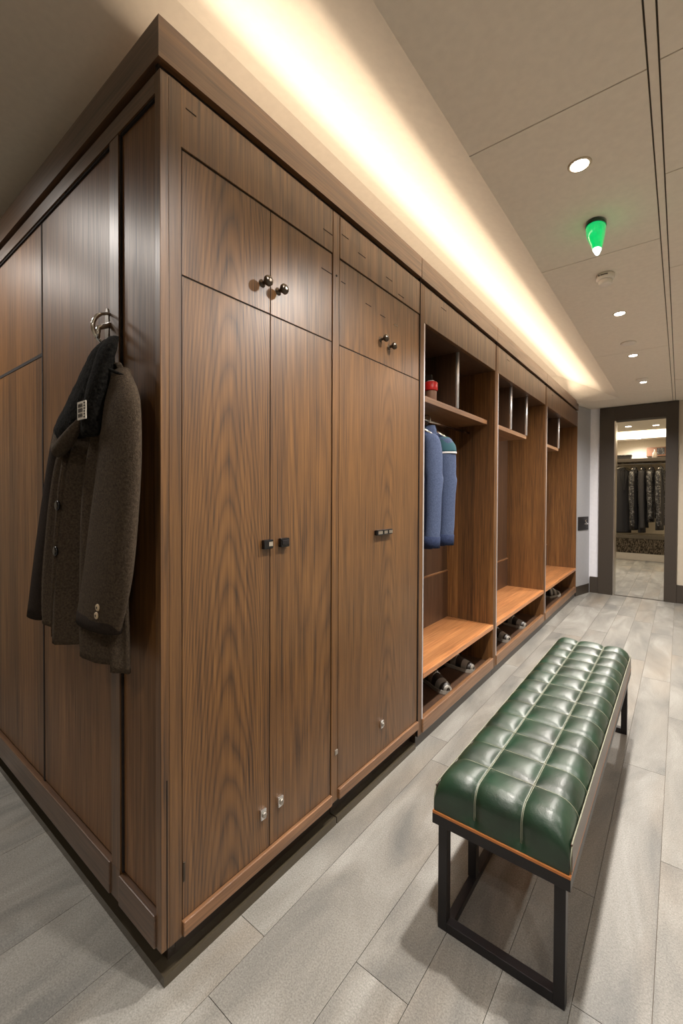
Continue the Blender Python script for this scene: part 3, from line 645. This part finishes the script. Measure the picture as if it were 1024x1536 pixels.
# turned-down collar flap and the near fleece roll with its label
MB().tube([(-.392, -.086, 1.40), (-.36, -.098, 1.352), (-.31, -.110, 1.335), (-.24, -.118, 1.352), (-.185, -.120, 1.375), (-.150, -.118, 1.40)], [.006, .014, .018, .018, .014, .006], 'wool', 12).build('lapel', ct)
rr = MB().loft([(-.105, -.062, 1.60, .02, .010), (-.10, -.078, 1.565, .034, .016), (-.105, -.092, 1.50, .036, .019), (-.118, -.100, 1.44, .037, .02), (-.130, -.104, 1.375, .038, .018), (-.133, -.104, 1.36, .032, .012)], 'fleece', fleece, 5, 40).build('collar_roll', ct)
lb = MB(); lb.box(-.142, -.096, -.128, -.1255, 1.395, 1.437, 'label')
lbo = lb.build('label', rr)
tx = MB()
for r_ in range(6): tx.box(-.1055, -.0985, -.1288, -.128, 1.398 + r_ * .0064, 1.4015 + r_ * .0064, 'ink')
for cx in (-.136, -.1275, -.119):
    for r_ in range(3):
        z0 = 1.4 + r_ * .0115
        tx.box(cx, cx + .0012, -.1288, -.128, z0, z0 + .009, 'ink'); tx.box(cx + .0045, cx + .0057, -.1288, -.128, z0, z0 + .009, 'ink')
        tx.box(cx, cx + .0057, -.1288, -.128, z0 + (.008 if r_ % 2 else .004), z0 + (.0092 if r_ % 2 else .0052), 'ink')
tx.build('print', lbo)

# ------------------------------------------------------------------ upholstered bench
bn = thing('bench', 'long green leather tufted bench on a black steel frame standing on the floor', 'bench', (.6175, 1.33, 0))
BX0, BX1, BY0, BY1 = .447, .788, .562, 2.115
BZ = .336; HS, RR = .056, .056
def unroll(p, tot):
    """distance along the surface from one bottom edge -> (offset inwards, height)"""
    a = PI / 2 * RR
    if p < HS: return 0.0, p
    if p < HS + a: th = (p - HS) / RR; return RR * (1 - math.cos(th)), HS + RR * math.sin(th)
    return RR + (p - HS - a), HS + RR
def axis_samples(width, n_flat):
    A_ = PI / 2 * RR; flat = width - 2 * RR; tot = 2 * (HS + A_) + flat; out = []
    N_ = int(tot / .0052)
    for k in range(N_ + 1):
        p = tot * k / N_
        if p <= tot / 2: o_, z_ = unroll(p, tot)
        else: o_, z_ = unroll(tot - p, tot); o_ = width - o_
        out.append((o_, z_, p))
    return out, tot
ua, ut = axis_samples(BX1 - BX0, 0); va, vt = axis_samples(BY1 - BY0, 0)
W3 = (BX1 - BX0) / 3
def p_of(x, width, tot):   # surface distance of flat position
    return HS + PI / 2 * RR + (x - RR)
useam = [p_of(W3 * .98, 0, 0), p_of(W3 * 2.02, 0, 0)]
NR = 13; rowL = (BY1 - BY0) / NR
vseam = [p_of(max(RR, rowL * k + .012), 0, 0) for k in range(1, NR)]
def pil(d, s_): return 1 - math.exp(-abs(d) / s_)
ZT = HS + RR
AMP = .0155
cu = MB(); i0 = cu.mi('leather'); grid = []
def cush(xo, zx, pu, yo, zy, pv):
    z = zx * zy / ZT
    du = min(abs(pu - s_) for s_ in useam); dv = min(abs(pv - s_) for s_ in vseam)
    wv = min(1.0, max(0.0, (zx - .05) / (ZT - .05)))         # cross seams fade down the long sides
    puff = pil(du, .016) * (1 - wv + wv * pil(dv, .016))
    dz = AMP * (puff - 1)
    # long sides / ends push outwards instead of upwards
    return (xo, yo, z, dz)
rows = []
for (xo, zx, pu) in ua:
    rows.append([cush(xo, zx, pu, yo, zy, pv) for (yo, zy, pv) in va])
pts = [[Vector((BX0 + q[0], BY0 + q[1], BZ + q[2])) for q in r_] for r_ in rows]
nu, nv = len(rows), len(rows[0])
def nrm(i, j):
    a = pts[min(i + 1, nu - 1)][j] - pts[max(i - 1, 0)][j]; b = pts[i][min(j + 1, nv - 1)] - pts[i][max(j - 1, 0)]
    n_ = a.cross(b)
    return n_.normalized() if n_.length > 1e-9 else Vector((0, 0, 1))
disp = [[pts[i][j] + nrm(i, j) * rows[i][j][3] * min(1, max(.0, rows[i][j][2] / .02)) for j in range(nv)] for i in range(nu)]
vv = [[cu.bm.verts.new(disp[i][j]) for j in range(nv)] for i in range(nu)]
for i in range(nu - 1):
    for j in range(nv - 1):
        f = cu.bm.faces.new((vv[i][j], vv[i + 1][j], vv[i + 1][j + 1], vv[i][j + 1])); f.smooth = True; f.material_index = i0
bmesh.ops.remove_doubles(cu.bm, verts=cu.bm.verts, dist=.0002)
cuo = cu.build('cushion', bn)
def near_idx(arr, p): return min(range(len(arr)), key=lambda k: abs(arr[k][2] - p))
st = MB()
for s_ in useam:
    for off in (-.0016, .0016):
        i = near_idx(ua, s_ + off)
        st.tube([disp[i][j] + nrm(i, j) * .0014 + Vector((off, 0, 0)) for j in range(3, nv - 3, 2)], .0008, 'thread', 5)
for s_ in vseam:
    j = near_idx(va, s_)
    lo = next(k for k in range(nu) if rows[k][j][2] > .05); hi = nu - 1 - next(k for k in range(nu) if rows[nu - 1 - k][j][2] > .05)
    st.tube([disp[i][j] + nrm(i, j) * .001 for i in range(lo, hi + 1)], .00095, 'thread', 5)
st.build('stitching', cuo)
# leather side panels with pale piping
for X_, d_ in ((BX1, 1), (BX0, -1)):
    sp = MB().box(min(X_, X_ + d_ * .004), max(X_, X_ + d_ * .004), BY0 + .015, BY1 - .01, BZ, BZ + .066, 'brown_side', .0015).build('side_panel', cuo)
    MB().tube([(X_ + d_ * .003, BY0 + .006, BZ + .002), (X_ + d_ * .002, BY0 + .004, BZ + .04), (X_ + d_ * .003, BY0 + .02, BZ + .068), (X_ + d_ * .003, BY1 - .02, BZ + .068), (X_ + d_ * .002, BY1 - .004, BZ + .04), (X_ + d_ * .003, BY1 - .006, BZ + .002)], .0016, 'thread', 6).build('piping', cuo)
MB().box(BX0 - .004, BX1 + .004, BY0 - .004, BY1 + .004, BZ - .006, BZ + .001, 'edge', .001).build('seat_board', bn)
MB().box(BX0 - .004, BX1 + .004, BY0 - .004, BY0 + .026, BZ - .034, BZ - .006, 'frame', .001).box(BX0 - .004, BX1 + .004, BY1 - .026, BY1 + .004, BZ - .034, BZ - .006, 'frame', .001).box(BX0 - .004, BX0 + .02, BY0 + .026, BY1 - .026, BZ - .034, BZ - .006, 'frame').box(BX1 - .02, BX1 + .004, BY0 + .026, BY1 - .026, BZ - .034, BZ - .006, 'frame').build('top_frame', bn)
LG = .026
for lx in (BX0 + .008, BX1 - .008 - LG):
    for ly in (BY0 + .01, BY1 - .01 - LG):
        MB().box(lx, lx + LG, ly, ly + LG, 0, BZ - .034, 'frame', .0015).build('leg', bn)
for ly in (BY0 + .01, BY1 - .01 - LG):
    MB().box(BX0 + .008 + LG, BX1 - .008 - LG, ly, ly + LG, 0, LG, 'frame', .0015).build('floor_bar', bn)
MB().box(BX0 + .022, BX0 + .046, BY0 + .01 + LG, BY1 - .01 - LG, 0, .022, 'frame', .0015).build('floor_bar', bn)
MB().box(BX0 + .020, BX0 + .046, BY0 + .20, BY0 + .226, .022, BZ - .034, 'frame', .0015).build('upright', bn)

# ------------------------------------------------------------------ lamps and ceiling fittings
def downlight(x, y, power, label, z=ZC, name='downlight', r=.026, size=152, col=NEUT):
    t = thing(name, label, 'ceiling light', (x, y, z))
    T_ = Matrix.Translation((x, y, 0))
    MB().lathe([(r, z - .0005), (r + .002, z - .003), (r + .008, z - .003), (r + .010, z), ], 'rim', T_, 28).build('rim', t)
    MB().lathe([(.001, z - .004), (r, z - .004), (r, z - .001), (.001, z - .001)], 'lens', T_, 24).build('lens', t)
    l = bpy.data.lights.new('lamp', 'SPOT'); l.energy = power; l.color = col; l.spot_size = math.radians(size); l.spot_blend = .85; l.shadow_soft_size = .035 if x > 0 else .10
    o_ = bpy.data.objects.new('lamp', l); C.objects.link(o_); o_.parent = t; o_.location = (0, 0, -.012); return t
DL = [(.69, -1.25, 'unseen ceiling downlight added as fill behind the camera'), (.69, .20, 'ceiling downlight nearest the camera above the bench end'), (.705, 1.076, 'brightest ceiling downlight, in front of the green sign'), (.681, 2.536, 'ceiling downlight just beyond the smoke detector'), (.678, 3.515, 'ceiling downlight between the two round ceiling discs'), (.688, 4.523, 'ceiling downlight nearest the dark door surround')]  # first entry is an unseen lamp added for fill
for x, y, lab in DL: downlight(x, y, P_DOWN * (.35 if y < 0 else .7 if y < 1 else 1.3), lab)
for x, y in ((-1.2, -.52), (-1.9, -.46), (1.9, -1.0), (1.9, 1.2), (1.9, 3.4)):  # right-hand row is unseen, added as fill light
    downlight(x, y, P_AISLE if x < 0 else P_DOWN * .5, 'ceiling downlight ' + {(-1.2): 'over the left aisle beside the coat', (-1.9): 'far along the left aisle', 1.9: 'added out of view as fill on the right side of the room, at %s' % {-1.0: 'the back', 1.2: 'the middle', 3.4: 'the front'}[y if x > 0 else -1.0]}[x], z=(ZR if x < 0 else ZC))
# smoke detector
sd = thing('smoke_detector', 'white smoke detector on the ceiling beyond the green sign', 'smoke detector', (.676, 1.957, ZC))
T_ = Matrix.Translation((.676, 1.957, 0))
MB().lathe([(.036, ZC), (.040, ZC - .004), (.040, ZC - .022), (.036, ZC - .027), (.02, ZC - .027)], 'white', T_, 32).build('base', sd)
MB().lathe([(.025, ZC - .026), (.030, ZC - .030), (.030, ZC - .046), (.026, ZC - .05), (.01, ZC - .051)], 'white', T_, 32).build('sensor_head', sd)
MB().box(.650, .655, 1.915, 1.92, ZC - .016, ZC - .012, 'black').box(.660, .690, 1.9155, 1.919, ZC - .014, ZC - .011, 'frame').build('vent_slot', sd)
for (x, y, lab) in ((.675, 3.161, 'flat round ceiling disc nearer the smoke detector'), (.684, 4.457, 'flat round ceiling disc nearest the door surround')):
    y2 = y if y < 4 else 4.38
    tag(MB().lathe([(.045, ZC), (.048, ZC - .004), (.044, ZC - .009), (.01, ZC - .010)], 'white', Matrix.Translation((x, y2, 0)), 32).build('ceiling_disc', base=(x, y2, ZC)), lab, 'ceiling disc')
# green hanging sign
gs = thing('hanging_sign', 'glowing green tapered glass sign hanging from the ceiling', 'sign', (.70, 1.466, ZC))
GX, GY = .700, 1.466
def ell(z, rx, ry, cx=GX): return (cx, GY, z, rx, ry)
MB().loft([ell(ZC - .016, .036, .05), ell(ZC - .05, .032, .045), ell(ZC - .085, .022, .034, GX + .004), ell(ZC - .105, .016, .024, GX + .005)], 'green', None, 4, 28).build('glass_body', gs)
MB().loft([ell(ZC, .038, .052), ell(ZC - .016, .037, .051)], 'green_dark', None, 2, 28).build('cap', gs)
MB().loft([ell(ZC - .105, .0155, .024, GX + .005), ell(ZC - .122, .008, .012, GX + .006), ell(ZC - .128, .003, .004, GX + .006)], 'tip', None, 3, 24).build('tip', gs)
gl = bpy.data.lights.new('sign_lamp', 'POINT'); gl.energy = .015; gl.color = (.2, 1, .55); gl.shadow_soft_size = .02
go = bpy.data.objects.new('sign_lamp', gl); C.objects.link(go); go.parent = gs; go.location = (0, 0, -.16)
# led strip lying on top of the cabinets
ls = MB().prism([(-.43, .03, 2.250), (-.40, .03, 2.250), (-.40, .03, 2.262), (-.43, .03, 2.262)], (0, 5.1, 0), 'steel').build('light_channel', base=(-.05, 2.5, 2.25)); tag(ls, 'slim light channel lying on top of the cabinets behind the cornice', 'light channel')

# ------------------------------------------------------------------ room beyond: shelf, garments, lower shelf, speckled panel
YB2 = 9.62
tag(MB().box(-.6, 1.5, YB2 - .45, Y2, 1.865, 1.925, 'trim', .003).build('wall_shelf', base=(.4, YB2 - .2, 1.865)), 'dark upper shelf above the hanging garments in the room beyond the doorway', 'shelf')
tag(MB().tube([(-.55, YB2 - .3, 1.83), (1.45, YB2 - .3, 1.83)], .012, 'steel', 10).build('garment_rail', base=(.4, YB2 - .3, 1.83)), 'steel rail under the dark shelf carrying the garments', 'rail')
tag(MB().box(-.6, 1.5, YB2 - .42, Y2, .43, .50, 'plinth_strip', .003).build('wall_shelf', base=(.4, YB2 - .2, .43)), 'grey lower shelf below the garments in the room beyond', 'shelf')
tag(MB().box(-.6, 1.5, YB2 - .15, Y2 - .002, .131, .429, 'speckle').build('speckled_panel', base=(.4, YB2, .13)), 'speckled grey panel under the lower shelf in the room beyond', 'panel')
tag(MB().box(-.6, 1.5, YB2 - .2, Y2, 0, .13, 'wall_warm', .003).build('skirting_step', base=(.4, YB2, 0)), 'pale skirting step at the foot of the speckled panel', 'skirting')
tag(MB().box(-.6, -.02, Y2 - .02, Y2, .66, 1.86, 'wall').build('wall_board', base=(-.3, Y2, .66)), 'pale wall board left of the hanging garments', 'wall board')
t = thing('ornate_box', 'dark patterned box on the shelf above the garments', 'box', (.12, YB2 - .3, 1.925))
MB().box(.01, .24, YB2 - .40, YB2 - .2, 1.925, 1.985, 'suit', .004).build('body', t); MB().box(.0, .25, YB2 - .41, YB2 - .19, 1.985, 2.005, 'sequin', .003).build('lid', t)
t = thing('wall_cabinet', 'brown wooden box on the wall above the shelf in the room beyond', 'wall cabinet', (.62, Y2 - .05, 2.0))
MB().box(.46, 1.1, Y2 - .12, Y2, 1.99, 2.16, 'boxwood', .003).build('body', t); MB().box(.62, .74, Y2 - .13, Y2 - .12, 2.02, 2.14, 'sequin').build('panel', t)
ZG = 1.818
gar = [(.10, .6, 'suit', 'suit', 'suit', .25, 'plain black suit coat at the left end of the rail beyond the doorway', .19, 1.22),
       (.29, 1.3, 'suit', 'sequin', 'sequin', .0, 'black coat with speckled lapels second on the rail beyond the doorway', .15, 1.16),
       (.42, 1.4, 'suit', 'suit', 'suit', .2, 'plain black coat in the middle of the rail beyond the doorway', .14, 1.20),
       (.55, 1.35, 'sequin', 'sequin', 'suit', .0, 'glittering grey jacket fourth on the rail beyond the doorway', .14, 1.0),
       (.69, 1.3, 'suit', 'sequin', 'sequin', .1, 'black dress coat with glittering sleeves at the right end of the rail', .15, 1.14)]
for k, (x, rz, b_, s_, lp, _, lab, w_, L_) in enumerate(gar):
    jacket('coat', lab, (x, YB2 - .3, ZG - .075), w_, L_, .042, b_, s_, rz, 'garments on the rail beyond the doorway', cat='coat', seed=20 + k, lapel=lp)
    h_ = hanger_mesh(w_ * .8, 'steel', .05).build('coat_hanger'); h_.location = (x, YB2 - .3, ZG + .012); h_.rotation_euler = (0, 0, rz)
    tag(h_, 'steel hanger holding the ' + lab.split(' on the')[0].split(' in the')[0].split(' at the')[0], 'hanger')
tag(MB().lathe([(.03, 2.0), (.04, 2.02), (.035, 2.1), (.012, 2.13), (.012, 2.16)], 'porc', Matrix.Translation((.60, YB2 - .3, -.075)), 16).build('vase', base=(.6, YB2 - .3, 1.925)), 'small white vase on the shelf above the garments', 'vase')
# ceiling trough and lamps of the far room
tag(MB().box(-1.5, 2.1, 8.25, 9.15, ZC - .03, ZC, 'led').build('ceiling_light', base=(.3, 8.7, ZC)), 'long glowing ceiling trough in the room beyond the doorway', 'ceiling light')
for x, y, lab in ((.324, 7.6, 'left downlight just inside the room beyond the doorway'), (.673, 7.7, 'right downlight just inside the room beyond the doorway'), (.343, 9.4, 'small downlight above the ornate box in the room beyond')):
    downlight(x, y, 42, lab, r=.04)
for o_ in bpy.data.objects:
    if '_b' in o_: del o_['_b']
